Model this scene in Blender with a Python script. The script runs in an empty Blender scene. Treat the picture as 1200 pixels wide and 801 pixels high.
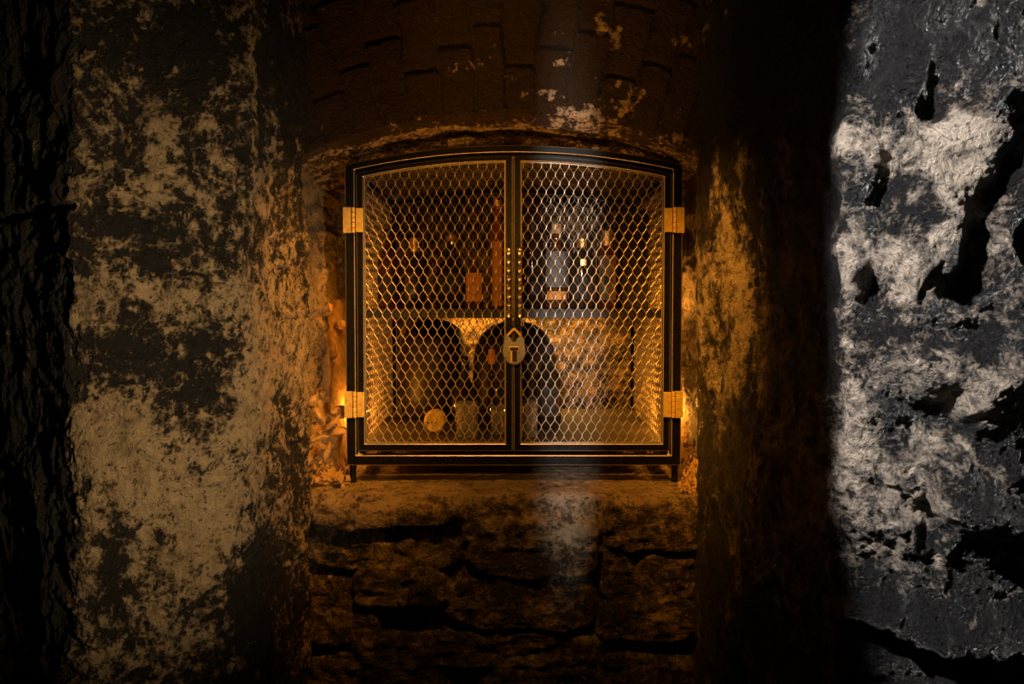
import bpy, bmesh, math, random
import numpy as np
from mathutils import Vector, Matrix
random.seed(7)
scn = bpy.context.scene
C = scn.collection

# ------------------------------------------------------------------ camera
F = 800.0; PITCH = math.radians(1.7); CY = 376.0; ZC = 1.334
cs, sn = math.cos(PITCH), math.sin(PITCH)
def at(px, py, Y):
    """world point seen at photo pixel (px,py) at depth plane Y"""
    t = (CY-py)/F
    dy = Y*(t*cs-sn)/(cs+t*sn)
    d = Y*cs-dy*sn
    return Vector(((px-600.0)/F*d, Y, ZC+dy))
def proj(P):
    dy = P[...,2]-ZC; Y = P[...,1]
    d = np.maximum(Y*cs-dy*sn, 0.05); u = Y*sn+dy*cs
    return 600+F*P[...,0]/d, CY-F*u/d
cam = bpy.data.cameras.new('camera'); co = bpy.data.objects.new('camera', cam); C.objects.link(co)
co.location = (0,0,ZC); co.rotation_euler = (math.pi/2-PITCH, 0, 0)
cam.sensor_width = 36; cam.lens = F/1200*36; cam.shift_y = (CY-400.5)/1200; cam.clip_start = .02
scn.camera = co
scn.view_settings.view_transform = 'Standard'; scn.view_settings.look = 'None'
scn.view_settings.exposure = 0; scn.view_settings.gamma = 1; scn.view_settings.use_curve_mapping = False

# ------------------------------------------------------------------ numpy noise
_r = np.random.RandomState(3)
_perm = _r.permutation(256); _perm = np.concatenate([_perm,_perm,_perm])
_g = _r.normal(size=(256,3)); _g /= np.linalg.norm(_g,axis=1)[:,None]
def pn(P):
    i = np.floor(P).astype(np.int64); f = P-i; i &= 255
    w = f*f*f*(f*(f*6-15)+10)
    out = 0
    for a in (0,1):
        for b in (0,1):
            for c in (0,1):
                h = _perm[_perm[_perm[(i[...,0]+a)&255]+((i[...,1]+b)&255)]+((i[...,2]+c)&255)]
                g = _g[h]
                d = g[...,0]*(f[...,0]-a)+g[...,1]*(f[...,1]-b)+g[...,2]*(f[...,2]-c)
                wa = w[...,0] if a else 1-w[...,0]; wb = w[...,1] if b else 1-w[...,1]; wc = w[...,2] if c else 1-w[...,2]
                out = out+d*wa*wb*wc
    return out*1.6
def fbm(P, f, o=4, s=0.0, g=.5):
    a = 1; r = 0; t = 0
    for k in range(o):
        r = r+a*pn(P*f+s+k*17.3); t += a; a *= g; f *= 2.03
    return r/t
def ridged(P, f, o=3, s=0.0):
    a = 1; r = 0; t = 0
    for k in range(o):
        r = r+a*(1-2*np.abs(pn(P*f+s+k*11.1))); t += a; a *= .5; f *= 2.1
    return r/t
def ss(a, b, x):
    t = np.clip((x-a)/(b-a),0,1); return t*t*(3-2*t)
JIT = [0,0]
def blobs(px, py, L, soft=1.0):
    r = 0; px = px+JIT[0]; py = py+JIT[1]
    for (x,y,rx,ry,an,am) in L:
        c,s = math.cos(math.radians(an)), math.sin(math.radians(an))
        dx, dy = px-x, py-y
        u = (dx*c+dy*s)/rx; v = (-dx*s+dy*c)/ry
        r = r+am*np.exp(-(u*u+v*v)**1.5*soft)
    return r

# ------------------------------------------------------------------ materials
class NT:
    def __init__(s, name):
        s.m = bpy.data.materials.new(name); s.m.use_nodes = True; s.t = s.m.node_tree; s.n = s.t.nodes; s.l = s.t.links
        s.b = s.n['Principled BSDF']
    def new(s, k, **kw):
        n = s.n.new(k)
        for a,b in kw.items(): setattr(n,a,b)
        return n
    def noise(s, scale, detail=6, rough=.6, vec=None, dist=0):
        n = s.new('ShaderNodeTexNoise'); n.inputs['Scale'].default_value = scale; n.inputs['Detail'].default_value = detail
        n.inputs['Roughness'].default_value = rough; n.inputs['Distortion'].default_value = dist
        s.l.new(vec or s.coord(), n.inputs['Vector']); return n.outputs['Fac']
    def coord(s):
        if not hasattr(s,'_c'): s._c = s.new('ShaderNodeTexCoord').outputs['Object']
        return s._c
    def math(s, op, a, b=0.0, clamp=False):
        n = s.new('ShaderNodeMath', operation=op); n.use_clamp = clamp
        for i,v in enumerate((a,b)):
            if isinstance(v,(int,float)): n.inputs[i].default_value = v
            else: s.l.new(v, n.inputs[i])
        return n.outputs[0]
    def ramp(s, fac, stops):
        n = s.new('ShaderNodeValToRGB'); e = n.color_ramp.elements
        while len(e) < len(stops): e.new(.5)
        for k,(p,c) in enumerate(stops):
            e[k].position = p; e[k].color = (*c,1) if len(c)==3 else c
        s.l.new(fac, n.inputs[0]); return n.outputs[0]
    def mix(s, f, a, b, mode='MIX'):
        n = s.new('ShaderNodeMix', data_type='RGBA', blend_type=mode)
        for i,v in ((0,f),(6,a),(7,b)):
            if isinstance(v,(int,float)): n.inputs[i].default_value = v
            elif isinstance(v,tuple): n.inputs[i].default_value = (*v,1)
            else: s.l.new(v, n.inputs[i])
        return n.outputs[2]
    def bump(s, h, strength=.5, dist=.01):
        n = s.new('ShaderNodeBump'); n.inputs['Strength'].default_value = strength; n.inputs['Distance'].default_value = dist
        s.l.new(h, n.inputs['Height']); s.l.new(n.outputs[0], s.b.inputs['Normal'])
    def set(s, k, v):
        i = s.b.inputs[k]
        if isinstance(v,(int,float)): i.default_value = v
        elif isinstance(v,tuple): i.default_value = (*v,1) if len(v)==3 else v
        else: s.l.new(v, i)

def stone_mat(name, dark, mid, light, rough_dark=.5, rough_light=.9, fine=90, bump=.6, thr=0.0, sharp=6.0, spec=.4, bdist=.006, pit=.6):
    s = NT(name)
    at_ = s.new('ShaderNodeAttribute', attribute_name='mask').outputs['Fac']
    n1 = s.noise(fine, 8, .72, dist=.4); n2 = s.noise(fine*4, 4, .65); n3 = s.noise(fine*.3, 6, .65, dist=.6)
    v = s.math('ADD', at_, s.math('MULTIPLY', s.math('SUBTRACT', n1, .5), 1.7))
    v = s.math('ADD', v, s.math('MULTIPLY', s.math('SUBTRACT', n3, .5), 1.0))
    v = s.math('ADD', v, s.math('MULTIPLY', s.math('SUBTRACT', n2, .5), .7))
    f = s.math('ADD', s.math('MULTIPLY', s.math('SUBTRACT', v, .5+thr), sharp), .5, True)
    tone = s.ramp(s.math('ADD', s.math('MULTIPLY',n1,.5), s.math('MULTIPLY',n3,.5)), [(.36,mid),(.5,light),(.66,tuple(min(1,c*1.35) for c in light))])
    # small pits and specks
    sp = s.noise(fine*1.6, 3, .5)
    pm = s.math('MULTIPLY', s.math('SUBTRACT', .40, sp), 14.0, True)
    tone = s.mix(s.math('MULTIPLY', pm, pit), tone, dark)
    dk = s.ramp(n2, [(.35,dark),(.6,tuple(c*1.8 for c in dark)),(.75,tuple(c*4 for c in dark))])
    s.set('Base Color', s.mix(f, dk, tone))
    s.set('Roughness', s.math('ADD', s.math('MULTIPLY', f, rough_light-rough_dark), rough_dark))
    s.set('Specular IOR Level', spec)
    h = s.math('ADD', s.math('MULTIPLY',n1,1.0), s.math('MULTIPLY',n2,.5)); h = s.math('ADD', h, s.math('MULTIPLY', f, .3))
    h = s.math('ADD', h, s.math('MULTIPLY', n3, 1.5)); h = s.math('SUBTRACT', h, s.math('MULTIPLY', pm, .35))
    s.bump(h, bump, bdist)
    return s.m
M = {}
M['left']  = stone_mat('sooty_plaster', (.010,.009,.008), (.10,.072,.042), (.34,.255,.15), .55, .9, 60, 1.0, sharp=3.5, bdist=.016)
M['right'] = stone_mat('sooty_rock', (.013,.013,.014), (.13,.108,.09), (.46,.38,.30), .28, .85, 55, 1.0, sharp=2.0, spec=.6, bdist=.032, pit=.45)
M['upper'] = stone_mat('sooty_brick', (.020,.011,.006), (.09,.06,.035), (.38,.27,.15), .5, .9, 70, 1.0, thr=.22, sharp=5, bdist=.012)
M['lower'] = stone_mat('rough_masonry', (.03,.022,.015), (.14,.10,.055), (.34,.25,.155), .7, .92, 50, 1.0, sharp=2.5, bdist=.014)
M['back']  = stone_mat('niche_stone', (.015,.009,.005), (.07,.042,.022), (.22,.14,.07), .8, .95, 40, .9, sharp=3, bdist=.014)
M['floor'] = stone_mat('cellar_floor', (.02,.016,.012), (.06,.05,.03), (.1,.08,.05), .8, .95, 20, .5)

def metal(name, base, rough, metallic=1.0, var=.25, bump=.15, scale=60, spec=.5):
    s = NT(name); n = s.noise(scale, 5, .65); n2 = s.noise(scale*5, 3, .6)
    s.set('Base Color', s.ramp(n, [(.3,tuple(c*(1-var) for c in base)),(.7,tuple(min(1,c*(1+var)) for c in base))]))
    s.set('Roughness', s.math('ADD', s.math('MULTIPLY', n, .3), rough-.15)); s.set('Metallic', metallic); s.set('Specular IOR Level', spec)
    if bump: s.bump(s.math('ADD',n,s.math('MULTIPLY',n2,.3)), bump, .002)
    return s.m
M['iron']  = metal('black_iron', (.006,.0055,.005), .42, .0, .4, .2, spec=.16)
M['edge']  = metal('iron_edge_highlight', (.55,.47,.38), .38, .7, .3, .2, 200)  # bright bevel colour painted in for the edge highlights
M['wire']  = metal('steel_mesh', (.40,.34,.27), .42, .5, .25, .0)
M['wired'] = metal('dull_mesh', (.34,.28,.2), .5, .4, .3, .0)
M['brass'] = metal('worn_brass', (.95,.60,.17), .42, .45, .25, .3, 90)
M['twist'] = metal('twisted_iron', (.62,.52,.40), .3, .95, .3, .1, 200)
M['lock']  = metal('grey_iron', (.30,.32,.37), .55, .2, .2, .35, 120)
M['plate'] = metal('painted_steel_plate', (.008,.007,.006), .6, .0, .3, .2)
M['floorplate'] = metal('dusty_steel_plate', (.055,.036,.02), .7, .1, .25, .3)
M['black'] = metal('black_card', (.008,.007,.007), .6, 0, .3, 0)
def plain(name, base, rough=.5, metallic=0, var=.2, scale=80):
    return metal(name, base, rough, metallic, var, .1, scale)
M['gold']  = plain('gold_foil', (.8,.5,.15), .35, .8)
M['paper'] = plain('cream_label', (.15,.11,.05), .8)
M['paper_orange'] = plain('orange_label', (.75,.3,.05), .7)
M['paper_grey'] = plain('grey_label', (.13,.12,.11), .7)
M['cork']  = plain('cork', (.4,.25,.12), .85)
M['ink']   = plain('dark_ink', (.02,.015,.01), .7)
M['wood']  = plain('golden_wood', (.9,.58,.14), .6)
M['darkglass_solid'] = plain('dark_stoneware', (.02,.014,.01), .5)
def glass(name, col, rough=.05, tr=1.0):
    s = NT(name); n = s.noise(30,3)
    s.set('Base Color', s.ramp(n,[(.3,tuple(c*.9 for c in col)),(.7,col)])); s.set('Roughness', rough); s.set('Transmission Weight', tr); s.set('IOR',1.48)
    return s.m
M['glass_clear'] = glass('cut_crystal', (.95,.95,.97), .07, .88)
M['glass_amber'] = glass('amber_whisky_glass', (.75,.25,.04), .08, .85)
M['glass_dark']  = glass('dark_bottle_glass', (.05,.035,.015), .08, .5)
M['glass_green'] = glass('green_bottle_glass', (.03,.06,.02), .08, .5)
M['glass_brown'] = glass('brown_bottle_glass', (.2,.08,.02), .08, .6)
def dust():
    s = NT('loose_rubble_stone'); n = s.noise(35,6,.65); n2 = s.noise(150,4)
    s.set('Base Color', s.ramp(n,[(.3,(.2,.115,.045)),(.7,(.52,.32,.13))])); s.set('Roughness',.92)
    s.bump(s.math('ADD',n,s.math('MULTIPLY',n2,.5)), .6,.006); return s.m
M['rubble'] = dust()

# ------------------------------------------------------------------ helpers
def tag(o, label=None, cat=None, group=None, kind=None):
    if label: o['label'] = label
    if cat: o['category'] = cat
    if group: o['group'] = group
    if kind: o['kind'] = kind
    return o
def grid_surface(name, P, mask, mat, smooth=True):
    nu, nv = P.shape[:2]
    me = bpy.data.meshes.new(name)
    V = P.reshape(-1,3).astype(np.float32)
    idx = np.arange(nu*nv).reshape(nu,nv)
    Q = np.stack([idx[:-1,:-1],idx[1:,:-1],idx[1:,1:],idx[:-1,1:]],-1).reshape(-1,4)
    me.vertices.add(len(V)); me.vertices.foreach_set('co', V.ravel())
    me.loops.add(Q.size); me.loops.foreach_set('vertex_index', Q.ravel().astype(np.int32))
    me.polygons.add(len(Q)); me.polygons.foreach_set('loop_start', np.arange(0,Q.size,4,dtype=np.int32))
    me.polygons.foreach_set('loop_total', np.full(len(Q),4,dtype=np.int32))
    me.polygons.foreach_set('use_smooth', np.ones(len(Q),dtype=bool))
    me.update(calc_edges=True)
    a = me.attributes.new('mask','FLOAT','POINT'); a.data.foreach_set('value', mask.reshape(-1).astype(np.float32))
    me.materials.append(mat)
    o = bpy.data.objects.new(name, me); C.objects.link(o); o['kind'] = 'structure'
    return o
def blur1(A, k, axis):
    for _ in range(k):
        B = np.concatenate([np.take(A,[0],axis),A,np.take(A,[-1],axis)],axis)
        n = A.shape[axis]
        A = (np.take(B,range(0,n),axis)+2*A+np.take(B,range(2,n+2),axis))/4
    return A
def normals(P, flip=1, k=6):
    du = np.gradient(P,axis=0); dv = np.gradient(P,axis=1)
    n = np.cross(du,dv); n /= np.linalg.norm(n,axis=-1)[...,None]+1e-12
    n = blur1(n,k,0); n = blur1(n,k,1); n /= np.linalg.norm(n,axis=-1)[...,None]+1e-12
    return n*flip
def resample(pts, spac, rounds=3):
    """Chaikin-rounded polyline resampled; spac(p)->spacing"""
    p = np.array(pts,float)
    for _ in range(rounds):
        q = [p[0]]
        for a,b in zip(p[:-1],p[1:]):
            L = np.linalg.norm(b-a); r = min(.25,.03/L) if L>0 else .25
            q += [a+(b-a)*r, b-(b-a)*r]
        q.append(p[-1]); p = np.array(q)
    out = [p[0]]; cur = p[0]; i = 0
    seg = np.linalg.norm(np.diff(p,axis=0),axis=1); cum = np.concatenate([[0],np.cumsum(seg)])
    s = 0; res = []
    while s < cum[-1]:
        c = np.array([np.interp(s,cum,p[:,k]) for k in range(p.shape[1])]); res.append(c); s += spac(c)
    res.append(p[-1]); return np.array(res)

# ------------------------------------------------------------------ WALLS
ZB, ZT = .32, 2.12
NY = 1.50        # plane of the niche mouth
# --- left pier and left niche side
plan = [(-1.35,1.62),(-.672,1.06),(-.462,1.15),(-.449,1.50),(-.50,1.60),(-.51,2.5)]
def spL(p): return .0028 if (p[0]>-.9 and p[1]<1.85) else .008
pl = resample(plan, spL, 2)
zs = np.arange(ZB,ZT,.0036)
P = np.zeros((len(pl),len(zs),3)); P[...,0] = pl[:,0][:,None]; P[...,1] = pl[:,1][:,None]; P[...,2] = zs[None,:]
N = normals(P,-1,10)
if N[len(pl)//3, 50, 1] > 0: N = -N
px,py = proj(P)
inn = ss(1.5,1.56,P[...,1])*(P[...,0]>-.6)
W = P+.05*np.stack([fbm(P,5,2,9.),fbm(P,5,2,19.),fbm(P,5,2,29.)],-1)
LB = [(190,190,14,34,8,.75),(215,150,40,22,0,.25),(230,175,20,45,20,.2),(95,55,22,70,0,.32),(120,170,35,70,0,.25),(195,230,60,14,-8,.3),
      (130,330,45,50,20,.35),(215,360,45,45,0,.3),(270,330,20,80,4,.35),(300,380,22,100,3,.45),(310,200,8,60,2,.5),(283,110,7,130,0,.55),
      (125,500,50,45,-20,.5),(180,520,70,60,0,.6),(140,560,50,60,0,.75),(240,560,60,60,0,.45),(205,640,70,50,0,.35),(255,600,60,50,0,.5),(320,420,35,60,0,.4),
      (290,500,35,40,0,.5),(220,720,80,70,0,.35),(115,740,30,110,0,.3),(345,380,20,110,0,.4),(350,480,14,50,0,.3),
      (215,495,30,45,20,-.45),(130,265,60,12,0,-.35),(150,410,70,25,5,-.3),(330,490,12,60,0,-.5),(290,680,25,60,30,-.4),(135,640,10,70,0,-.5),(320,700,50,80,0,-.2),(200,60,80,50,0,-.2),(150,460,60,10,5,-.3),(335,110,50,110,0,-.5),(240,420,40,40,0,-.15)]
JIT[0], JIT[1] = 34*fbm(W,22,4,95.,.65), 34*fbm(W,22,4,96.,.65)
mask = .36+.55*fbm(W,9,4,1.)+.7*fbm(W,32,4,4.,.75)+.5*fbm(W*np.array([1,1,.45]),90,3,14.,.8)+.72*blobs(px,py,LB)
far = 1-ss(75,95,px)  # past the left corner the mask is cut, painting its shade darker
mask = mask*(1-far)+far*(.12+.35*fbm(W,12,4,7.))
strat = fbm(P*np.array([3,3,14.]),2.2,3,40.)
disp = .020*fbm(P,3.0,3,2.)+.014*fbm(W,9,3,5.)+.008*ridged(W,16,3,6.)+.006*fbm(W,45,4,8.,.7)+.004*ss(.35,.55,mask)
jz = ZC+.152+.006*pn(P*4.)
disp -= .017*np.exp(-((P[...,2]-jz)/.007)**2)*(1-ss(230,262,px))*(.5+.5*ss(-.3,.2,fbm(P,14,2,3.)))
JIT[0]=JIT[1]=0
disp += .012*blobs(px,py,[(180,540,80,60,0,1),(230,500,30,40,20,-1),(283,130,10,150,0,1.2),(335,500,12,55,0,-1.3),(300,690,30,60,30,-1),(270,250,8,200,0,.6)])
disp = disp*(1-inn)+inn*(.018*strat+.014*fbm(P,12,3,3.)+.004*fbm(P,50,2,8.))
mask = mask*(1-inn)+inn*(.85+.5*fbm(W,14,3,2.))
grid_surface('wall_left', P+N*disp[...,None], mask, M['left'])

# --- right reveal, rough rock face and right niche side
plan = [(.47,2.5),(.455,1.6),(.404,1.50),(.462,.955),(.62,.885),(.80,.86),(1.15,.82)]
def spR(p): return .0019 if (p[1]<1.0 and p[0]<.78) else (.003 if p[1]<1.8 else .008)
pl = resample(plan, spR, 2)
zs = np.arange(ZB,ZT,.0030)
P = np.zeros((len(pl),len(zs),3)); P[...,0] = pl[:,0][:,None]; P[...,1] = pl[:,1][:,None]; P[...,2] = zs[None,:]
N = normals(P,1,10)
if N[int(len(pl)*.8), 50, 1] > 0: N = -N
px,py = proj(P)
rock = 1-ss(.955,1.0,P[...,1])
inn = ss(1.5,1.56,P[...,1])
W = P+.05*np.stack([fbm(P,5,2,9.),fbm(P,5,2,19.),fbm(P,5,2,29.)],-1)
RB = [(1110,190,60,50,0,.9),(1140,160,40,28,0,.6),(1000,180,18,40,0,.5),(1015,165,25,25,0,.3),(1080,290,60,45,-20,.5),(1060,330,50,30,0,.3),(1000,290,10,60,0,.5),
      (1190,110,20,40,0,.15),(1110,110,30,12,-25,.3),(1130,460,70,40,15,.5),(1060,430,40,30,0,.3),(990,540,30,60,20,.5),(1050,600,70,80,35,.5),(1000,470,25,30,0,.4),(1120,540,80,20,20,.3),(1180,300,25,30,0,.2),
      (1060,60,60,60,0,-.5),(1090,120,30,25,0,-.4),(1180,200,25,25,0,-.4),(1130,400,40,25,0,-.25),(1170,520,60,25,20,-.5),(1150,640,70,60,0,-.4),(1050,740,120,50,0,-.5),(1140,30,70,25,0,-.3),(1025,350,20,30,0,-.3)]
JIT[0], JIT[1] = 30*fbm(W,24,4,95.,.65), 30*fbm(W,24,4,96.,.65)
mr = .21+.5*fbm(W,12,4,1.)+.5*fbm(W,40,4,4.,.7)+.8*blobs(px,py,RB)  # soot and tan stone, with lit bumps and shaded hollows painted in
mv = .30+.55*fbm(W*np.array([1,1,.5]),12,4,13.)+.2*fbm(W,45,3,14.)+blobs(px,py,[(860,370,60,110,0,.25),(850,300,25,60,0,.2),(925,215,10,90,0,.4),(960,250,40,200,0,-.25),(870,100,90,90,0,-.2),(940,520,40,50,10,.2),(920,660,80,100,0,-.05),(880,500,30,30,0,-.3)])  # reveal painted paler where the niche glow lands, darker up top
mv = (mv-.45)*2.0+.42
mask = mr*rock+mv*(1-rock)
mask = mask*(1-inn)+inn*(.85+.5*fbm(W,14,3,2.))
# rock relief
RR = [(1115,190,62,58,0,1.5),(1085,290,55,50,-25,1.5),(1005,185,22,45,0,1.2),(1000,290,12,70,0,.9),(1175,330,35,55,0,1.1),(1060,80,30,60,25,.8),(1130,70,35,40,35,.9),(1180,100,25,50,20,.9),
      (1080,420,60,30,15,1.2),(1150,440,40,35,10,1.),(1040,470,50,22,20,.8),(1000,540,25,60,10,1.),(1090,560,80,35,30,1.),(1040,620,60,35,35,.8),(1160,610,60,30,25,1.),(1100,735,100,18,12,1.3),(1040,700,20,30,0,.5),
      (1170,205,9,50,28,-2.2),(1042,215,11,42,4,-2.2),(1135,310,13,42,12,-2.4),(1155,365,20,20,0,-1.6),(1063,285,5,42,48,-1.2),(1038,345,16,30,0,-1.5),(1022,90,9,50,10,-1.5),(1090,130,26,14,20,-.9),(1105,35,40,10,-25,-1.),
      (1075,475,50,9,20,-1.8),(1160,525,70,14,22,-2.),(1120,500,50,8,20,-1.),(1110,620,60,16,35,-1.3),(1150,680,90,22,15,-1.8),(1020,650,40,30,30,-1.),(1190,210,16,30,0,.6),(1195,290,10,20,0,-1.5),(1080,760,90,10,15,-1.5)]
jx, jy = 20*fbm(P,14,2,51.)+22*fbm(P,38,3,53.,.65), 20*fbm(P,14,2,52.)+22*fbm(P,38,3,54.,.65)
JIT[0]=JIT[1]=0
dr = .023*blur1(blur1(np.clip(blobs(px+jx*.8,py+jy*.8,RR),-.75,1.3),14,0),10,1)+.022*fbm(P,4,2,32.)+.014*(1-np.abs(fbm(W*np.array([1.2,1.2,1]),9,2,33.))*2.6)+.016*fbm(W,9,2,38.)+.012*fbm(W,22,4,34.,.6)+.0055*ridged(W,42,3,35.)*(1-.6*ss(.6,.9,mr))+.002*fbm(P,150,2,36.)
low = ss(430,520,py)*(1-ss(660,720,py))
dr += .008*low*fbm(P,60,3,37.,.7)
dv_ = .016*fbm(P,3,3,22.)+.010*fbm(W*np.array([1,1,.6]),12,3,25.)+.006*ridged(W,18,3,26.)+.003*fbm(P,60,2,28.)
di = .018*fbm(P*np.array([3,3,12.]),2.5,3,43.)+.012*fbm(P,12,3,3.)+.003*fbm(P,50,2,8.)
disp = dr*rock+dv_*(1-rock); disp = disp*(1-inn)+di*inn
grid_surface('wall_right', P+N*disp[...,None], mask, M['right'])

# --- wall over the niche with its segmental brick arch, continuing as the vault of the niche
archW = .50
zs_spr = at(350,187,NY).z; zs_top = at(600,136,NY).z
def arch(x):
    xc = -.015; h = zs_top-zs_spr; hw = .46
    R = (hw*hw+h*h)/(2*h); return zs_top-R+np.sqrt(np.maximum(R*R-(x-xc)**2,0.01))
xs = np.arange(-.62,.60,.0032)
zed = arch(xs)
s1 = np.arange(0,.60,.0032)[::-1]   # down the wall
s2 = np.concatenate([np.arange(.0032,.30,.0035), np.arange(.30,1.0,.012)])
nv = len(s1)+len(s2)
P = np.zeros((len(xs),nv,3)); P[...,0] = xs[:,None]
for k,s in enumerate(s1): P[:,k,1] = NY; P[:,k,2] = zed+s
for k,s in enumerate(s2): P[:,len(s1)+k,1] = NY+s; P[:,len(s1)+k,2] = zed+.01*min(1,s/.05)
P = blur1(P,12,1)
N = normals(P,1,8)
if N[len(xs)//2, 20, 1] > 0: N = -N
px,py = proj(P)
W = P+.04*np.stack([fbm(P,5,2,9.),fbm(P,5,2,19.),fbm(P,5,2,29.)],-1)
vault = ss(NY+.015,NY+.05,P[...,1])
hgt = P[...,2]-arch(P[...,0])
# voussoirs: radial joints
ang = np.arctan2(P[...,0]+.015, (P[...,2]-(zs_top-1.1)))
bw = .066; u = ang/bw*1.1+.15*pn(W*6); 
joint = np.exp(-((np.abs(u-np.round(u)))/.07)**2)*(.6+.6*ss(-.2,.3,fbm(P,9,2,70.)))
cell = np.round(u-.5)
course = .115+.13*((cell*7)%3)/3
hj = np.exp(-((hgt-course)/.006)**2)+np.exp(-((hgt-course-.16)/.006)**2)
brick = np.clip(joint+hj*.9,0,1.2)*(1-vault)
lip = np.exp(-(hgt/.02)**2)*(1-vault)
strat = ridged(W*np.array([1.2,5,9.]),3.,3,60.)
disp = (1-vault)*(-.013*brick+.010*fbm(P,4,2,61.)+.008*fbm(W,14,3,62.)+.003*fbm(P,50,3,63.)+.006*np.sin(cell*5.3))+vault*(.012*strat+.012*fbm(P*np.array([1,3,1.]),7,3,64.)+.003*fbm(P,60,2,65.))
# ragged shelf of broken stone at the lip of the vault
step = ss(NY+.055,NY+.065,P[...,1]+.03*fbm(P*np.array([1,0,0]),7,3,66.))
disp += vault*(.012*(1-step)-.004)
JIT[0], JIT[1] = 22*fbm(P,45,3,95.,.65), 22*fbm(P,45,3,96.,.65)
mask = .12+.5*fbm(W,16,4,71.)+.6*fbm(W,70,3,74.,.7)+.15*fbm(W,60,2,72.)+.25*lip+blobs(px,py,[(655,40,14,10,0,.5),(705,25,12,14,0,.7),(722,45,8,20,20,.7),(535,78,7,8,0,.8),(556,83,4,7,0,.8),(658,70,4,8,0,.9),(645,108,12,7,0,.9),(612,113,10,6,0,.7),(662,128,16,8,0,.9),(700,135,18,6,10,.9),(735,127,14,10,0,1.),(748,110,8,14,0,.8),(725,100,4,4,0,.9),(800,50,14,8,0,.7),(845,178,8,10,0,1.),(795,137,6,5,0,.8),(710,90,25,60,5,.22),(700,150,60,8,5,.4),(785,160,20,6,20,.5),(597,92,8,6,0,.5),(415,100,4,8,0,.3),(460,145,4,5,0,.8),(380,148,5,4,0,.5)])  # plaster specks, plus a pale streak painted where the slit light falls
mask = mask*(1-vault)+vault*(.75+.4*fbm(W,12,3,73.))
grid_surface('wall_upper', P+N*disp[...,None], mask, M['upper'])

# --- rough wall under the niche, continuing as its sill / floor
SZ = .90
xs = np.arange(-.62,.60,.0032)
edgeY = 1.515+.012*np.sin(xs*9)+0*xs
s1 = np.arange(0,.60,.0032)[::-1]; s2 = np.concatenate([np.arange(.0032,.20,.0032), np.arange(.20,1.0,.012)])
P = np.zeros((len(xs),len(s1)+len(s2),3)); P[...,0] = xs[:,None]
for k,s in enumerate(s1): P[:,k,1] = edgeY-.03*s; P[:,k,2] = SZ-s
for k,s in enumerate(s2): P[:,len(s1)+k,1] = edgeY+s; P[:,len(s1)+k,2] = SZ
P = blur1(P,14,1)
N = normals(P,1,8)
if N[len(xs)//2, 20, 1] > 0: N = -N
px,py = proj(P); drop = SZ-P[...,2]
W = P+.03*np.stack([fbm(P,6,3,9.),fbm(P,6,3,19.),fbm(P,6,3,29.)],-1)
face = ss(.004,.03,drop)
ix = px+12*fbm(P,9,3,81.); iy = py+9*fbm(P,9,3,82.)
STN = [ # cx, cy, hw, hh, height  (masonry blocks under the sill)
 (448,592,86,24,.030),(628,622,80,18,.018),(630,640,76,36,.030),(770,612,62,36,.018),(455,640,90,26,.010),(760,672,60,32,.006),
 (470,685,56,24,.022),(612,705,84,30,.020),(400,715,45,40,.012),(760,725,60,24,.016),(560,760,150,22,.014),(700,790,120,24,.020),(440,790,80,26,.010)]
hmap = np.full(px.shape,-.004); 
for (cx,cy,hw,hh,ht) in STN:
    q = (np.abs((ix-cx)/hw)**4+np.abs((iy-cy)/hh)**4)
    hmap = np.maximum(hmap, -.004+(ht*.8+.004)*(1-ss(.7,1.4,q)))
disp = face*(hmap+.012*fbm(W,7,3,83.)+.006*ridged(W*np.array([.8,1,2.]),12,3,84.))+.003*fbm(P,45,3,85.)
disp += (1-face)*(.006*fbm(P*np.array([1,1,0.]),8,3,86.)*ss(1.9,1.52,P[...,1]))
JIT[0], JIT[1] = 26*fbm(P,22,4,95.,.65), 26*fbm(P,22,4,96.,.65)
mask = .42+.5*fbm(W,12,4,87.)+.2*fbm(W,50,2,88.)+(1-face)*.45+face*blobs(px,py,[(448,588,90,22,0,.4),(640,625,70,22,0,.35),(690,600,50,30,0,.2),(610,655,50,12,0,-.35),(520,712,25,16,-20,.35),(470,680,50,20,-15,.3),(600,690,30,15,0,-.3),(690,738,30,8,0,.3),(600,720,60,20,0,.1)])  # lit ledge, white light spot and block underside shade painted into mask
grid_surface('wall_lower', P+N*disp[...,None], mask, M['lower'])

# --- back of the niche
xs = np.arange(-.60,.60,.008); zs = np.arange(.8,1.85,.008)
P = np.zeros((len(xs),len(zs),3)); P[...,0] = xs[:,None]; P[...,2] = zs[None,:]; P[...,1] = 2.46
W = P+.04*np.stack([fbm(P,5,2,9.),fbm(P,5,2,19.),fbm(P,5,2,29.)],-1)
P[...,1] -= .03*fbm(W,5,3,90.)+.02*ridged(W*np.array([1,1,2.]),6,3,91.)
grid_surface('wall_back', P, .5+.5*fbm(W,8,3,92.), M['back'])
# floor and vault of the passage in front
xs = np.arange(-2.2,2.2,.05); ys = np.arange(-1.6,2.6,.05)
P = np.zeros((len(xs),len(ys),3)); P[...,0] = xs[:,None]; P[...,1] = ys[None,:]; P[...,2] = .34+.02*fbm(np.stack([P[...,0],P[...,1],P[...,0]*0],-1),3,3)
grid_surface('floor', P, .4+.5*pn(P*3.1), M['floor'])
P2 = P.copy()[:, ::-1]; P2[...,2] = 2.08+.03*pn(P2*2.2+5)
grid_surface('ceiling', P2, .1+.3*pn(P2*3.1), M['floor'])

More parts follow.
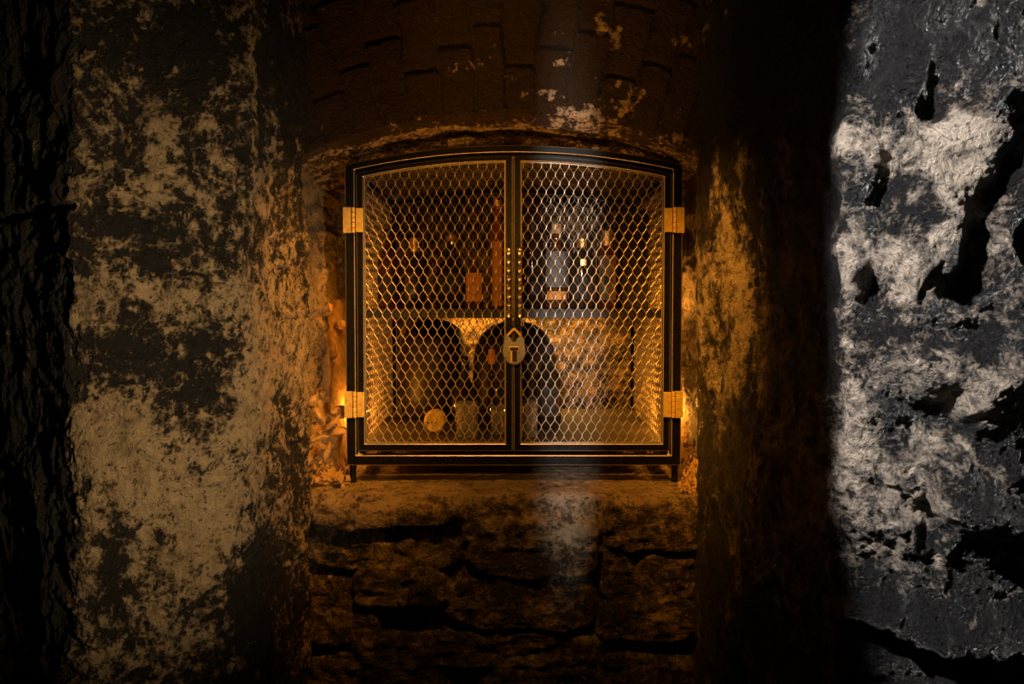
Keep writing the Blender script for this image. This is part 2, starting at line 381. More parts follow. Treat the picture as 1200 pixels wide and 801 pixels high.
# ------------------------------------------------------------------ mesh helpers
def obj(name, bm, mat, parent=None, bevel=0, smooth=False, segs=2, edge=None):
    me = bpy.data.meshes.new(name); bmesh.ops.recalc_face_normals(bm, faces=bm.faces); bm.to_mesh(me); bm.free()
    if smooth:
        me.polygons.foreach_set('use_smooth',[True]*len(me.polygons))
    for m in (mat if isinstance(mat,(list,tuple)) else [mat]): me.materials.append(m)
    o = bpy.data.objects.new(name, me); C.objects.link(o)
    if parent: o.parent = parent
    if bevel:
        b = o.modifiers.new('bevel','BEVEL'); b.width = bevel; b.segments = segs; b.limit_method = 'ANGLE'; b.angle_limit = .6
        if edge: me.materials.append(edge); b.material = len(me.materials)-1
    if smooth == 'auto':
        o.modifiers.new('wn','WEIGHTED_NORMAL')
    return o
def empty(name, loc, label, cat, group=None):
    o = bpy.data.objects.new(name, None); C.objects.link(o); o.location = loc; o.empty_display_size = .05
    tag(o, label, cat, group); return o
def box(bm, x0,x1,y0,y1,z0,z1):
    v = [bm.verts.new(p) for p in ((x0,y0,z0),(x1,y0,z0),(x1,y1,z0),(x0,y1,z0),(x0,y0,z1),(x1,y0,z1),(x1,y1,z1),(x0,y1,z1))]
    for f in ((0,3,2,1),(4,5,6,7),(0,1,5,4),(1,2,6,5),(2,3,7,6),(3,0,4,7)): bm.faces.new([v[i] for i in f])
def ring(bm, x0,x1,z0,top,t,y0,y1,nseg=24,tb=None,tt=None):
    """frame following rectangle with arched top, face width t"""
    tb = tb or t; tt = tt or t
    def loop(d,db,dt):
        L = [(x0+d,z0+db),(x1-d,z0+db)]
        for k in range(nseg+1):
            x = (x1-d)+(x0-x1+2*d)*k/nseg; L.append((x, top(x)-dt))
        return L
    A = loop(0,0,0); B = loop(t,tb,tt); n = len(A)
    V = {}
    for nm,L in (('A',A),('B',B)):
        for yy in (y0,y1): V[nm,yy] = [bm.verts.new((x,yy,z)) for x,z in L]
    for i in range(n):
        j = (i+1)%n
        bm.faces.new((V['A',y0][i],V['A',y0][j],V['B',y0][j],V['B',y0][i]))
        bm.faces.new((V['A',y1][j],V['A',y1][i],V['B',y1][i],V['B',y1][j]))
        bm.faces.new((V['A',y0][j],V['A',y0][i],V['A',y1][i],V['A',y1][j]))
        bm.faces.new((V['B',y0][i],V['B',y0][j],V['B',y1][j],V['B',y1][i]))
def sweep(bm, pts, r, n=8, twist=0, square=False, caps=True):
    rings = []; up = Vector((0,1,.013)); L = len(pts)
    for i,p in enumerate(pts):
        p = Vector(p); t = (Vector(pts[min(i+1,L-1)])-Vector(pts[max(i-1,0)])).normalized()
        a = t.cross(up).normalized(); b = t.cross(a).normalized()
        rr = r[i] if isinstance(r,(list,tuple)) else r; ph = twist*i
        rings.append([bm.verts.new(p+(a*math.cos(2*math.pi*k/n+ph)+b*math.sin(2*math.pi*k/n+ph))*rr) for k in range(n)])
    for A,B in zip(rings[:-1],rings[1:]):
        for k in range(n): bm.faces.new((A[k],A[(k+1)%n],B[(k+1)%n],B[k]))
    if caps: bm.faces.new(rings[0][::-1]); bm.faces.new(rings[-1])
def lathe(bm, prof, n=32, cx=0, cy=0, cz=0, sq=0.0, flute=0, fl=0.0):
    """prof list of (r,z); sq 0..1 squares the section"""
    rings = []
    for r,z in prof:
        R = []
        for k in range(n):
            a = 2*math.pi*(k+.5)/n; q = 1.0
            if sq: q = (1-sq)+sq*min(1.35,.93/max(abs(math.cos(a)),abs(math.sin(a))))
            if flute: q *= 1+fl*(1 if k%2 else -1)
            R.append(bm.verts.new((cx+r*q*math.cos(a),cy+r*q*math.sin(a),cz+z)))
        rings.append(R)
    for A,B in zip(rings[:-1],rings[1:]):
        for k in range(n): bm.faces.new((A[k],A[(k+1)%n],B[(k+1)%n],B[k]))
    bm.faces.new(rings[0][::-1]); bm.faces.new(rings[-1])

# ------------------------------------------------------------------ CABINET
D = 1.616; CB = 2.215
XL, XR = at(405,380,D).x, at(799,380,D).x
z_leg = .90; z_bot = at(600,545,D).z; zp = at(404,193,D).z; zt = at(600,170,D).z
def arc_top(xl,xr,ze,zc):
    xm = (xl+xr)/2; hw = (xr-xl)/2; h = zc-ze; R = (hw*hw+h*h)/(2*h)
    return lambda x: zc-R+math.sqrt(max(R*R-(x-xm)**2,0))
top = arc_top(XL,XR,zp,zt)
cab = empty('cabinet', (0,0,0), 'black iron cabinet with arched top and diamond mesh doors standing on the niche sill', 'cabinet')
TF = .023
bm = bmesh.new()
ring(bm, XL,XR,z_bot,top,TF,D,D+.022,40,tb=.024,tt=.016)                 # front ring
ring(bm, XL+.004,XR-.004,z_bot+.004,lambda x: top(x)-.012,.014,D+.0221,D+.034,40,tb=.012,tt=.012)   # rebate stop
ring(bm, XL+.002,XR-.002,z_bot,lambda x: top(x)-.002,.02,CB-.02,CB,40)   # rear ring
for sx in (XL,XR-.02):
    box(bm, sx,sx+.02,D+.0225,CB-.0205,z_bot,z_bot+.02)
    box(bm, sx,sx+.02,D+.0225,CB-.0205,zp-.022,zp-.004)
box(bm, -.006,.006,D+.03,CB-.021,zt-.018,zt-.006)
obj('frame', bm, M['iron'], cab, .0015, segs=1, edge=M['edge'])
for x in (XL+.012,XR-.012):
    for y in (D+.012,CB-.012):
        bm = bmesh.new()
        lathe(bm, [(.0085,0),(.0095,.002),(.0085,.006),(.0075,.010),(.0075,.032),(.009,.036),(.0075,.040),(.0085,z_bot-z_leg+.0005)], 20, x,y,z_leg)
        obj('leg', bm, M['iron'], cab, smooth=True)
# plates
bm = bmesh.new(); box(bm, XL+.021,XR-.021,D+.036,CB-.021,at(600,520,D+.036).z-.006,at(600,520,D+.036).z)
zfl = at(600,520,D+.036).z
obj('base_plate', bm, M['floorplate'], cab, .001)
ysh = D+.036; zs1 = at(600,372.5,ysh).z; zs0 = at(600,362,ysh).z
bm = bmesh.new(); box(bm, XL+.021,XR-.021,ysh,ysh+.004,zs1,zs0); box(bm, XL+.021,XR-.021,ysh+.0041,CB-.021,zs0-.004,zs0)
obj('shelf', bm, M['plate'], cab, .0008)

# expanded metal
CA, CH = .01085, .0415
def strands(bm, u0,u1,v0,vtop,mapf,w=.0021,t=.0016,ph=0.0,phase=0):
    """strand k waves about u=k*CA; mapf(u,v,d)->point, d depth offset"""
    k0 = math.ceil((u0-.2*CA)/CA); k1 = math.floor((u1+.2*CA)/CA); dz = CH/12
    for k in range(k0,k1+1):
        rows = []; v = v0; sg = 1 if (k+phase)%2 else -1
        while True:
            s = math.sin(2*math.pi*(v-ph)/CH); s2 = max(-1,min(1,1.06*s))
            u = k*CA+sg*CA*.5*s2
            lim = vtop(u)
            if v > lim: break
            ds = 0 if abs(s2)>=1 else 1.06*math.cos(2*math.pi*(v-ph)/CH)*2*math.pi/CH*CA*.5
            tw = .0006*sg*ds
            if u0-.002 <= u <= u1+.002:
                rows.append([bm.verts.new(mapf(*q)) for q in ((u-w/2,v,-t/2+tw),(u+w/2,v,-t/2-tw),(u+w/2,v,t/2-tw),(u-w/2,v,t/2+tw))])
            else: rows.append(None)
            v += dz
        for A,B in zip(rows[:-1],rows[1:]):
            if A and B:
                for i in range(4): bm.faces.new((A[i],A[(i+1)%4],B[(i+1)%4],B[i]))
# doors
xm = at(601.3,380,D).x
dz0 = at(600,528.5,D).z
dtop = lambda x: top(x)-at(600,170,D).z+at(600,182.5,D).z
DY0, DY1 = D+.002, D+.018
doors = []
for nm,(a,b) in (('l',(at(418,380,D).x,xm-.0012)),('r',(xm+.0012,at(786,380,D).x))):
    bm = bmesh.new()
    ring(bm, a,b,dz0,dtop,.0175,DY0,DY1,24,tb=.0175,tt=.0115)
    dr_ = obj('door', bm, M['iron'], cab, .0015, segs=1, edge=M['edge'])
    tag(dr_, 'left mesh door' if nm=='l' else 'right mesh door')
    bm = bmesh.new()
    strands(bm, a+.0175,b-.0175,dz0+.016,lambda u: dtop(u)-.010,lambda u,v,d: (u,D+.0145+d,v),ph=.004)
    # thin retaining bead round the panel
    ring(bm, a+.0172,b-.0172,dz0+.0172,lambda x: dtop(x)-.0112,.0022,D+.011,D+.0165,24)
    obj('mesh_panel', bm, M['wire'], dr_)
    # twisted handle
    hx = at(596.3,330,D).x if nm=='l' else at(609,330,D).x
    z0,z1 = at(600,369,D).z, at(600,292,D).z
    bm = bmesh.new()
    pts = []; rr = []; n = 120
    for i in range(n+1):
        z = z1+(z0-z1)*i/n; f = i/n
        pts.append((hx,D-.012,z)); rr.append(.0040+.0017*math.sin(f*2*math.pi*7.5))
    sweep(bm, pts, rr, 4, twist=2*math.pi*1.9/n*1.0)
    for z in (z1,z0):
        lathe(bm, [(.0005,-.006),(.0045,-.004),(.006,0),(.0045,.004),(.0005,.006)], 12, hx,D-.012,z)
        sweep(bm, [(hx,D-.012,z),(hx,D+.0005,z)], .003, 8)
    obj('handle', bm, M['twist'], dr_)
    doors.append(dr_)
# side / back / roof mesh
for x,s in ((XL+.010,1),(XR-.010,0)):
    bm = bmesh.new()
    strands(bm, D+.024,CB-.012,z_bot+.012,lambda u: zp-.008,lambda u,v,d,x=x: (x+d,u,v),phase=s)
    obj('side_mesh', bm, M['wired'], cab)
bm = bmesh.new(); strands(bm, XL+.012,XR-.012,z_bot+.012,lambda u: top(u)-.014,lambda u,v,d: (u,CB-.010+d,v),ph=.01)
obj('back_mesh', bm, M['wired'], cab)
bm = bmesh.new(); strands(bm, XL+.012,XR-.012,D+.024,lambda u: CB-.012,lambda u,v,d: (u,v,top(u)-.012+d))
obj('roof_mesh', bm, M['wired'], cab)
# hinges
for side in (-1,1):
    for (ya,yb) in ((243,273),(458,489)):
        bm = bmesh.new()
        za,zb = at(600,yb,D).z, at(600,ya,D).z
        if side<0: xa0,xa1,xk,xb0,xb1 = [at(v,380,D).x for v in (403.5,412.5,415.5,418.5,427)]
        else:      xb0,xb1,xk,xa0,xa1 = [at(v,380,D).x for v in (778,786.5,789.5,791.5,800.5)]
        box(bm, xa0,xa1,D-.0065,D+.0002,za,zb); box(bm, xb0,xb1,D-.0065,D+.0002,za+.002,zb-.002)
        for k in range(5):
            h = (zb-za)/5
            lathe(bm, [(.0038,.0004),(.0044,.0012),(.0044,h-.0012),(.0038,h-.0004)], 14, xk,D-.0055,za+k*h)
        obj('hinge', bm, M['brass'], cab, .0012)
# hasp
bm = bmesh.new()
pA = at(592.3,385,D-.02); pB = at(612,383,D-.02)
box(bm, pA.x,pB.x,D-.020,D+.001,pA.z,pB.z+.001)
q0 = at(594.5,372,D).x; q1 = at(608.5,372,D).x
box(bm, q0,q0+.009,D-.006,D+.001,pB.z+.0015,at(600,371,D).z); box(bm, q1-.009,q1,D-.006,D+.001,pB.z+.0015,at(600,371,D).z)
obj('hasp', bm, M['iron'], cab, .001)

# ------------------------------------------------------------------ PADLOCK
yl = D-.020
pc = at(602.5,410,yl)
lock = empty('padlock', (pc.x,yl,pc.z), 'grey iron padlock with T-shaped keyhole cover hanging where the two mesh doors meet', 'padlock')
S = yl/F
out = []
# outline in px relative to centre (x right, y up)
half = [(0,9.5),(2.0,10.5),(3.2,13.5),(5.2,15.6),(8.2,16.2),(10.8,14.8),(12.2,12),(12.0,9),(12.6,5),(13.4,1),(13.3,-3),(12.3,-7.5),(10.0,-11.6),(6.6,-15),(3.2,-16.8),(0,-17.3)]
out = [(x*S,y*S) for x,y in half]+[(-x*S,y*S) for x,y in half[-2:0:-1]]
bm = bmesh.new()
fv = [bm.verts.new((x,-.009,z)) for x,z in out]; bv = [bm.verts.new((x,.007,z)) for x,z in out]
bm.faces.new(fv); bm.faces.new(bv[::-1])
for i in range(len(out)):
    j=(i+1)%len(out); bm.faces.new((fv[j],fv[i],bv[i],bv[j]))
obj('body', bm, M['lock'], lock, .0028, segs=3)
bm = bmesh.new()
hs = [(-8.8,14),(-7.5,17.5),(-4.5,21),(-1.5,24),(0,25),(1.5,24),(4.5,21),(7.5,17.5),(8.8,14)]
sweep(bm, [(x*S,-.001,y*S) for x,y in hs], .0034, 10)
obj('shackle', bm, M['brass'], lock, smooth=True)
bm = bmesh.new()
box(bm, -6*S,6*S,-.0125,-.0092,-1.2*S,5*S); box(bm, -4.6*S,3.2*S,-.0115,-.0092,-14.5*S,-1.3*S)
obj('keyhole_rim', bm, M['brass'], lock, .0008)
bm = bmesh.new()
box(bm, -5*S,5*S,-.0145,-.0126,-.2*S,3.6*S); box(bm, -2.2*S,3.0*S,-.0135,-.0116,-13.2*S,-.6*S)
obj('keyhole_cover', bm, M['ink'], lock, .0006)
for x,y in ((-9,13),(9,13),(-9.6,-8),(9.6,-8)):
    bm = bmesh.new()
    lathe(bm,[(.0022,0),(.0022,.0008),(.0012,.0016)],12)
    for v in bm.verts: v.co = Vector((v.co.x+x*S, -.0090-v.co.z, v.co.y+y*S))
    obj('rivet', bm, M['lock'], lock)

# ------------------------------------------------------------------ BOTTLES AND GLASSES
def bottle(name, px0, Y, zbase, w_px, h_px, prof, mats, label, cat='bottle', sq=0, group=None, parts=(), n=32):
    """w_px,h_px as seen; prof normalised (r 0..1, z 0..1)"""
    d = Y; s = d/F; x = at(px0,360,Y).x
    t = empty(name, (x,Y,zbase), label, cat, group)
    R = w_px*s/2; H = h_px*s
    bm = bmesh.new(); lathe(bm, [(r*R,z*H) for r,z in prof], n, sq=sq)
    obj('glass_body', bm, mats[0], t, smooth=(not sq), bevel=.0008 if sq else 0)
    for pt in parts:
        kind = pt[0]
        if kind == 'label':
            _,z0,z1,rf,mat,spread = pt
            bm = bmesh.new(); m = 14; ro = R*rf
            for i in range(m):
                a0 = -math.pi/2-spread+2*spread*i/m; a1 = -math.pi/2-spread+2*spread*(i+1)/m
                def q(a): 
                    k = 1.0
                    if sq: k = (1-sq)+sq*min(1.35,.93/max(abs(math.cos(a)),abs(math.sin(a))))
                    return k
                pts = []
                for a,z in ((a0,z0),(a1,z0),(a1,z1),(a0,z1)):
                    pts.append(((ro+.0007)*q(a)*math.cos(a),(ro+.0007)*q(a)*math.sin(a),z*H))
                inn_ = [(p_[0]*.985,p_[1]*.985,p_[2]) for p_ in pts]
                v = [bm.verts.new(p_) for p_ in pts]+[bm.verts.new(p_) for p_ in inn_]
                for f in ((0,1,2,3),(7,6,5,4),(0,4,5,1),(2,6,7,3)): bm.faces.new([v[k_] for k_ in f])
            bmesh.ops.remove_doubles(bm, verts=bm.verts, dist=1e-5)
            obj('label_or_glint', bm, mat, t)
        elif kind == 'cap':
            _,z0,z1,rf,mat = pt
            bm = bmesh.new(); lathe(bm, [(rf*R*.92,z0*H),(rf*R,z0*H+.001),(rf*R,z1*H-.002),(rf*R*.85,z1*H)], 20)
            obj('cap', bm, mat, t, smooth=False)
        elif kind == 'stopper':
            _,z0,z1,rf,mat = pt
            bm = bmesh.new(); h=(z1-z0)*H; lathe(bm, [(rf*R*.4,z0*H),(rf*R*.45,z0*H+.2*h),(rf*R,z0*H+.5*h),(rf*R*.9,z0*H+.75*h),(rf*R*.3,z1*H)], 10)
            obj('stopper', bm, mat, t)
    return t
std = [(.9,0),(1,.02),(1,.55),(.93,.62),(.6,.70),(.38,.76),(.33,.82),(.33,.93),(.4,.94),(.4,.97),(.33,.98)]
squat = [(.9,0),(1,.02),(1,.48),(.9,.56),(.5,.64),(.34,.70),(.3,.86),(.36,.88),(.36,.92)]
slim = [(.9,0),(1,.01),(1,.66),(.8,.74),(.5,.80),(.42,.93),(.46,.95),(.42,.98)]
round_ = [(.6,0),(.85,.05),(1,.2),(.97,.35),(.75,.48),(.4,.58),(.28,.66),(.28,.86),(.36,.88),(.3,.9)]
G = M
zS = zs0+.0004
bottle('glass_bottle',456,1.95,zS,26,92,std,[G['glass_brown']],'brown bottle with plain neck at the far left end of the cabinet shelf',parts=[('label',.12,.42,1,G['ink'],1.1),('cap',.93,1.0,.42,G['ink'])])
bottle('glass_bottle',486,1.86,zS,24,82,std,[G['glass_dark']],'dark bottle with a gold collar, second from the left on the shelf',parts=[('label',.14,.5,1,G['ink'],1.1),('cap',.8,1.0,.42,G['gold']),('label',.19,.26,1.02,G['paper_grey'],.3)])
bottle('decanter',529,1.88,zS,36,84,squat,[G['glass_dark']],'squat dark decanter with faceted gilt stopper standing on the left half of the shelf','decanter',sq=.8,n=32,parts=[('stopper',.86,1.04,.42,G['gold']),('label',.2,.42,1,G['ink'],.7)])
bottle('glass_bottle',556,1.80,zS,22,66,std,[G['glass_brown']],'short bottle with a bright orange label on the left half of the shelf',parts=[('label',.12,.62,1.0,G['paper_orange'],.95),('cap',.9,1.02,.4,G['ink'])])
bottle('slim_bottle',583,1.93,zS,20,124,slim,[G['glass_amber']],'tall slim reddish amber bottle behind the left twisted handle',parts=[('cap',.95,1.01,.5,G['gold']),('label',.02,.62,1.0,G['paper_orange'],.55)])  # orange strip painted in for the long amber reflection
bottle('glass_bottle',624,1.86,zS,26,104,std,[G['glass_dark']],'black glass bottle just right of the twisted handles',parts=[('cap',.86,1.0,.42,G['ink']),('label',.15,.3,1,G['ink'],1.)])
bottle('glass_bottle',652,1.90,zS,28,96,std,[G['glass_brown']],'bottle with a pale grey label on the right half of the shelf',parts=[('label',.25,.68,1.0,G['paper_grey'],1.1),('label',.1,.2,1.0,G['paper_orange'],.9),('cap',.9,1.02,.42,G['cork'])])
bottle('flask_bottle',682,1.84,zS,33,74,[(.95,0),(1,.02),(1,.62),(.93,.74),(.75,.84),(.45,.90),(.3,.93),(.3,.98)],[G['glass_dark']],'round-shouldered dark flask with highlights painted as a gilt patch, on the right half of the shelf',parts=[('label',.14,.5,1,G['ink'],1.0),('cap',.95,1.1,.34,G['gold']),('label',.66,.76,1.0,G['gold'],.2)])  # gold patch on the shoulder painted in for the highlights
bottle('glass_bottle',711,1.88,zS,23,92,slim,[G['glass_brown']],'bottle with a cream label and gold neck beside the tall black box',parts=[('label',.1,.66,1.0,G['paper'],1.0),('cap',.76,.98,.56,G['gold']),('label',.3,.4,1.02,G['ink'],.4)])
# presentation box
t = empty('bottle_box', (at(741,360,1.93).x,1.93,zS), 'tall black presentation box at the right end of the cabinet shelf', 'box')
s = 1.93/F
bm = bmesh.new(); box(bm, -15.5*s,15.5*s,-.038,.038,0,96*s); obj('carton', bm, M['black'], t, .001)
bm = bmesh.new(); box(bm, -15.8*s,15.8*s,-.039,.039,96.3*s,112*s); obj('lid', bm, M['black'], t, .001)

zF = zfl+.0004
big = [(.7,0),(.9,.03),(1,.15),(1,.45),(.96,.6),(.82,.72),(.55,.82),(.3,.88),(.22,.91),(.22,1.0)]
bottle('jar',603,2.05,zF,98,112,[(.7,0),(.92,.03),(1,.2),(1,.55),(.93,.74),(.78,.87),(.5,.96),(.2,1.0)],[G['darkglass_solid']],'large round-shouldered dark jar at the back of the cabinet floor behind the padlock','jar')
bottle('jar',508,2.05,zF,80,114,[(.7,0),(.92,.03),(1,.2),(1,.6),(.93,.78),(.78,.9),(.5,.97),(.2,1.0)],[G['darkglass_solid']],'large dark jar at the back left of the cabinet floor','jar')
bottle('decanter',545,1.86,zF,34,94,round_,[G['glass_dark']],'dark round decanter behind the crystal tumbler on the cabinet floor','decanter',parts=[('stopper',.9,1.05,.4,G['glass_clear'])])
bottle('slim_bottle',576,1.80,zF,15,98,slim,[G['glass_dark']],'narrow dark bottle with an orange tip standing left of the padlock on the cabinet floor',parts=[('cap',.82,1.0,.5,G['paper_orange'])])
bottle('glass_bottle',642,1.88,zF,32,96,std,[G['glass_dark']],'dark bottle right of the padlock on the cabinet floor',parts=[('label',.15,.5,1,G['ink'],1.),('cap',.9,1.0,.42,G['ink'])])
# little golden keg lying on its side
Y=1.78; s=Y/F; r=13.2*s; x=at(508.5,500,Y).x
t = empty('keg', (x,Y,zF), 'small golden round keg lying with its end to the front, left of the crystal tumbler', 'keg')
def rotx(bm, x, z, y0):
    for v in bm.verts: v.co = Vector((v.co.x+x, y0+v.co.z, z+v.co.y))
bm = bmesh.new(); lathe(bm,[(r*.86,0),(r*.9,0.002),(r,.025),(r,.04),(r*.88,.065),(r*.84,.067)],32); rotx(bm,0,r,0); obj('staves', bm, M['wood'], t, smooth=True)
bm = bmesh.new(); lathe(bm,[(r*.80,-.0015),(r*.82,.0005)],32); rotx(bm,0,r,0); obj('head', bm, M['wood'], t)
bm = bmesh.new()
for k in range(4):
    bx_ = (-.55+.37*k)*r; box(bm, bx_-.0016,bx_+.0016,-.003,-.0016,r-.002,r+.0025)
obj('stamped_marks', bm, M['ink'], t)
# tumblers
def tumbler(px0,Y,w,h,label):
    s=Y/F; t = empty('tumbler', (at(px0,500,Y).x,Y,zF), label, 'glass', 'cut crystal tumblers on the cabinet floor')
    R=w*s/2; H=h*s; bm=bmesh.new(); n=24; rings=[]
    m=9
    for j in range(m+1):
        z=H*j/m; rr=R*(.88+.12*j/m); R_=[]
        for k in range(n):
            q = 1+(.085 if (k+j)%2 else -.085) if 0<j<m-1 else 1.0
            a=2*math.pi*k/n; R_.append(bm.verts.new((rr*q*math.cos(a),rr*q*math.sin(a),z)))
        rings.append(R_)
    for zz,f in ((H,.86),(H*.25,.80)):
        rings.append([bm.verts.new((R*f*math.cos(2*math.pi*k/n),R*f*math.sin(2*math.pi*k/n),zz)) for k in range(n)])
    for A,B in zip(rings[:-1],rings[1:]):
        for k in range(n): bm.faces.new((A[k],A[(k+1)%n],B[(k+1)%n],B[k]))
    bm.faces.new(rings[0][::-1]); bm.faces.new(rings[-1])
    bmesh.ops.triangulate(bm, faces=[f for f in bm.faces if len(f.verts)==4])
    obj('cut_glass', bm, M['glass_clear'], t)
tumbler(547,1.75,27,40,'cut crystal tumbler right of the little golden keg')
tumbler(583,1.78,17,34,'narrow crystal glass close to the left door stile')
tumbler(618,1.75,25,42,'cut crystal tumbler just right of the door stiles')

# ------------------------------------------------------------------ RUBBLE
def zmound(x,y,side):
    if side<0:
        a = max(0,min(1,(y-1.63)/.28)); return .90+.42*a*max(0,min(1,(-.425-x)/.055))+.02*a
    a = max(0,min(1,(y-1.56)/.35)); return .90+.16*a*max(0,min(1,(x-.40)/.05))
for side,(xa,xb) in ((-1,(-.54,-.402)),(1,(.402,.50))):
    bm = bmesh.new(); nx,ny=20,70; g=[]
    for i in range(nx+1):
        row=[]
        for j in range(ny+1):
            x=xa+(xb-xa)*i/nx; y=1.53+.80*j/ny
            zz=zmound(x,y,side)
            edge=min(1,(i if side>0 else nx-i)/2); 
            p=np.array([[x,y,0.3]]); zz=zz*edge+.885*(1-edge)+(.010*float(fbm(p,14,4,5.)[0]))*edge
            if j==0: zz=.885
            row.append(bm.verts.new((x,y,zz)))
        g.append(row)
    for i in range(nx):
        for j in range(ny): bm.faces.new((g[i][j],g[i+1][j],g[i+1][j+1],g[i][j+1]))
    o = obj('dirt_heap', bm, M['rubble'], None, smooth=True)
    tag(o,'bank of dusty dirt %s' % ('sloping up between the cabinet and the left side of the niche' if side<0 else 'between the cabinet and the right side of the niche'),'dirt',kind='stuff')
def stone(name,loc,dim,rot,seed,label,group):
    rnd=random.Random(seed); bm=bmesh.new()
    for _ in range(22):
        v=Vector((rnd.gauss(0,1),rnd.gauss(0,1),rnd.gauss(0,1))).normalized(); v*=rnd.uniform(.85,1.0)
        bm.verts.new((v.x*dim[0],v.y*dim[1],v.z*dim[2]))
    r_=bmesh.ops.convex_hull(bm, input=bm.verts)
    bmesh.ops.delete(bm, geom=[v for v in bm.verts if not v.link_faces], context='VERTS')
    o=obj(name,bm,M['rubble'],None,min(dim)*.07)
    o.location=loc; o.rotation_euler=rot; tag(o,label,'stone',group); return o
big_st = [ # px,py,Y, dims, rot, label
 (374,488,1.58,(.012,.02,.028),(0,-.5,.2),'wedge-shaped stone slab leaning by the left jamb of the niche'),
 (388,497,1.60,(.036,.02,.007),(.2,-.75,0),'long pale stone sliver sloping up towards the lower left hinge'),
 (397,482,1.66,(.026,.03,.020),(0,.2,.3),'rounded rock behind the lower left hinge'),
 (374,513,1.57,(.030,.02,.008),(.1,-.3,0),'flat pale stone slab above the split stone at the left jamb'),
 (383,530,1.56,(.009,.015,.032),(0,.35,.2),'upright split stone beside the left jamb'),
 (396,505,1.63,(.030,.03,.014),(0,.1,.3),'dark blocky stone behind the left front corner post'),
 (366,470,1.62,(.016,.02,.020),(0,.3,.2),'pale stone resting high against the left jamb'),
 (384,362,1.84,(.018,.03,.022),(0,.3,.5),'pointed stone at the top of the rubble bank, left of the cabinet'),
 (373,376,1.79,(.022,.03,.016),(.2,.6,.5),'tilted stone near the top of the rubble bank, by the left jamb'),
 (399,380,1.86,(.018,.024,.016),(.2,-.3,.5),'broad stone at the top of the rubble bank nearest the cabinet'),
]
for i,(a,b,Y,dm,rt,lb) in enumerate(big_st): stone('rubble_stone',at(a,b,Y),dm,rt,100+i,lb,'larger stones of the rubble left of the cabinet')
rnd=random.Random(5)
for i in range(95):
    px_=rnd.uniform(362,408); py_=rnd.triangular(360,575,540) ; 
    Y=1.56+.30*max(0,min(1,(545-py_)/190))+rnd.uniform(-.01,.02)
    r=rnd.choice([.004,.005,.006,.008,.011])
    p=at(px_,py_,Y)
    if p.x>-.408 and Y>1.60: p.x=-.412
    p.z=max(p.z,.90+r*.5)
    p.z=min(p.z, zmound(p.x,Y,-1)+.02) if py_<560 else .902+r*.4
    stone('rubble_chip',p,(r*rnd.uniform(.8,1.5),r,r*rnd.uniform(.6,1)),(rnd.random()*3,rnd.random()*3,rnd.random()*3),300+i,'small broken stone chip in the rubble left of the cabinet','stone chips left of the cabinet')
for i in range(60):
    px_=rnd.uniform(797,816); py_=rnd.uniform(470,592)
    Y=1.53+.20*max(0,min(1,(575-py_)/110)); r=rnd.choice([.0035,.005,.006,.008])
    p=at(px_,py_,Y); p.z=max(.902+r*.3,min(p.z,zmound(p.x,Y,1)+.015))
    if Y>1.60: p.x=max(p.x,.412)
    stone('rubble_chip',p,(r*rnd.uniform(.8,1.5),r,r*rnd.uniform(.6,1)),(rnd.random()*3,rnd.random()*3,rnd.random()*3),500+i,'small broken stone chip in the rubble right of the cabinet','stone chips right of the cabinet')

# ------------------------------------------------------------------ LIGHT
def light(name,kind,loc,energy,col,target=None,**kw):
    l=bpy.data.lights.new(name,kind); l.energy=energy; l.color=col
    sc=kw.pop('scale',None)
    for k,v in kw.items(): setattr(l,k,v)
    o=bpy.data.objects.new(name,l); C.objects.link(o); o.location=loc
    if target is not None: o.rotation_euler=(Vector(target)-Vector(loc)).to_track_quat('-Z','Y').to_euler()
    if sc: o.scale=sc
    return o
OR=(1,.36,.035)
# warm lamps low in the niche, behind and beside the cabinet
light('niche_lamp','AREA',(0.05,2.385,1.287),5,(1,.45,.06),(0.05,2.40,1.0),shape='RECTANGLE',size=.5,size_y=.02)
light('niche_lamp','POINT',(0.03,2.26,1.20),1.0,(1,.42,.05),shadow_soft_size=.012)
light('niche_lamp','POINT',(-.425,1.84,1.04),1.3,OR,shadow_soft_size=.012)
light('niche_lamp','POINT',(-.425,1.80,1.36),.5,OR,shadow_soft_size=.012)
light('niche_lamp','POINT',(.43,1.84,1.04),1.3,OR,shadow_soft_size=.012)
light('niche_lamp','POINT',(.422,1.78,1.34),.5,OR,shadow_soft_size=.012)
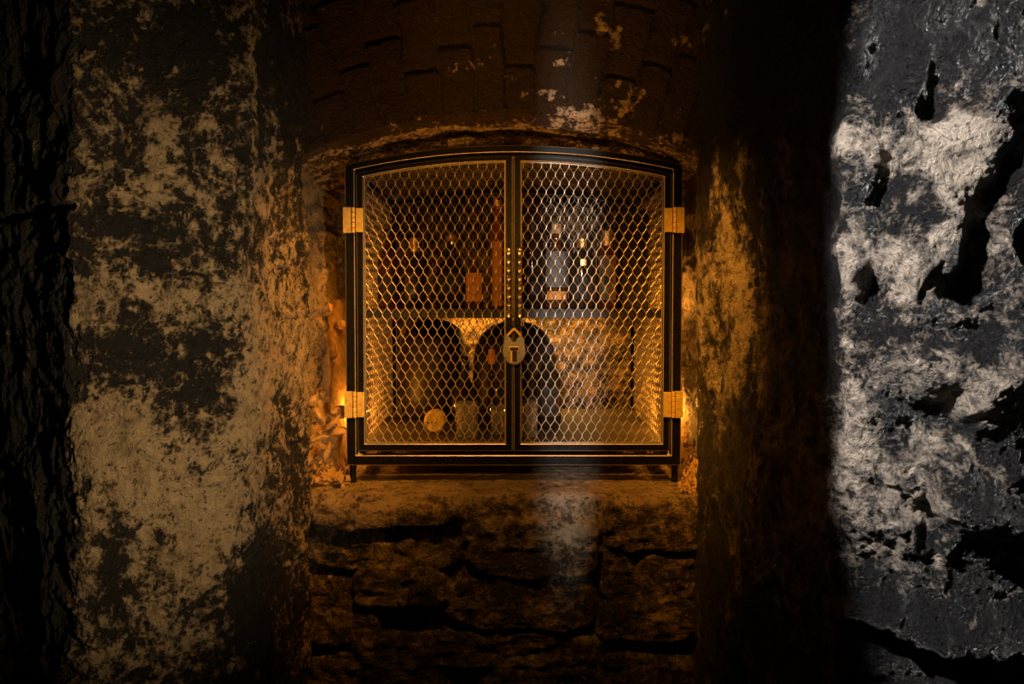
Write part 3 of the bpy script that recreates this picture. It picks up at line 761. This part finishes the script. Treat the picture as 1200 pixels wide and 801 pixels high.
# amber lamp of the passage, washing the left pier and the cabinet
light('passage_lamp','SPOT',(.30,.15,1.12),72,(1,.69,.36),(-.60,1.1,1.27),spot_size=math.radians(56),spot_blend=1.0,shadow_soft_size=.015)
light('amber_spot','SPOT',(-.15,.2,1.60),26,(1,.41,.055),(-.03,1.6,1.30),spot_size=math.radians(42),spot_blend=1.0,shadow_soft_size=.015)
for sx in (-1,1):
    light('added_spot','SPOT',(-.06*sx,1.02,2.0),70,(1,.38,.035),(.47*sx,1.58,1.10),spot_size=math.radians(42),spot_blend=1.0,shadow_soft_size=.015)  # added spots from above, brightening jambs, hinges and sill ends
light('added_spot','SPOT',(-.05,1.05,2.0),18,(1,.42,.06),(-.02,1.52,.93),spot_size=math.radians(34),spot_blend=1.0,shadow_soft_size=.015)  # added spot to brighten the middle of the sill
for sx in (-1,1):
    light('added_spot','SPOT',(-.1*sx,.92,1.75),24,(1,.42,.04),(.455*sx,1.60,1.02),spot_size=math.radians(20),spot_blend=1.0,shadow_soft_size=.01)  # added narrow spots to brighten the rubble on both sides
light('added_brick_spot','SPOT',(-.33,1.05,2.03),3,(1,.5,.16),(.15,1.5,1.85),spot_size=math.radians(80),spot_blend=1.0,shadow_soft_size=.01)  # added grazing spot to bring out the brick joints
light('amber_spot','SPOT',(0,.75,.62),60,(1,.40,.05),(.0,1.55,1.78),spot_size=math.radians(44),spot_blend=1.0,shadow_soft_size=.02)  # added spot from below to brighten the vault underside
# cold white lamp raking the rock on the right
light('rock_spot','SPOT',(-.28,.50,1.86),150,(1,.94,.90),(.80,.86,1.42),spot_size=math.radians(68),spot_blend=.14,shadow_soft_size=.02,scale=(.36,1,1))
light('rock_spot','SPOT',(.30,.05,1.95),2.2,(.85,.9,1),(.84,.86,1.35),spot_size=math.radians(44),spot_blend=.6,shadow_soft_size=.1,scale=(.6,1,1))  # added weak fill lifting the shadows on the rock
# slit of white light on sill, mesh and arch
light('slit_light','SPOT',(-.15,-.9,1.6),230,(1,.93,.88),(.125,1.55,1.36),spot_size=math.radians(34),spot_blend=.9,shadow_soft_size=.02,scale=(.135,1,1))
w=bpy.data.worlds.new('world'); scn.world=w; w.use_nodes=True
w.node_tree.nodes['Background'].inputs[0].default_value=(.01,.008,.006,1); w.node_tree.nodes['Background'].inputs[1].default_value=.3
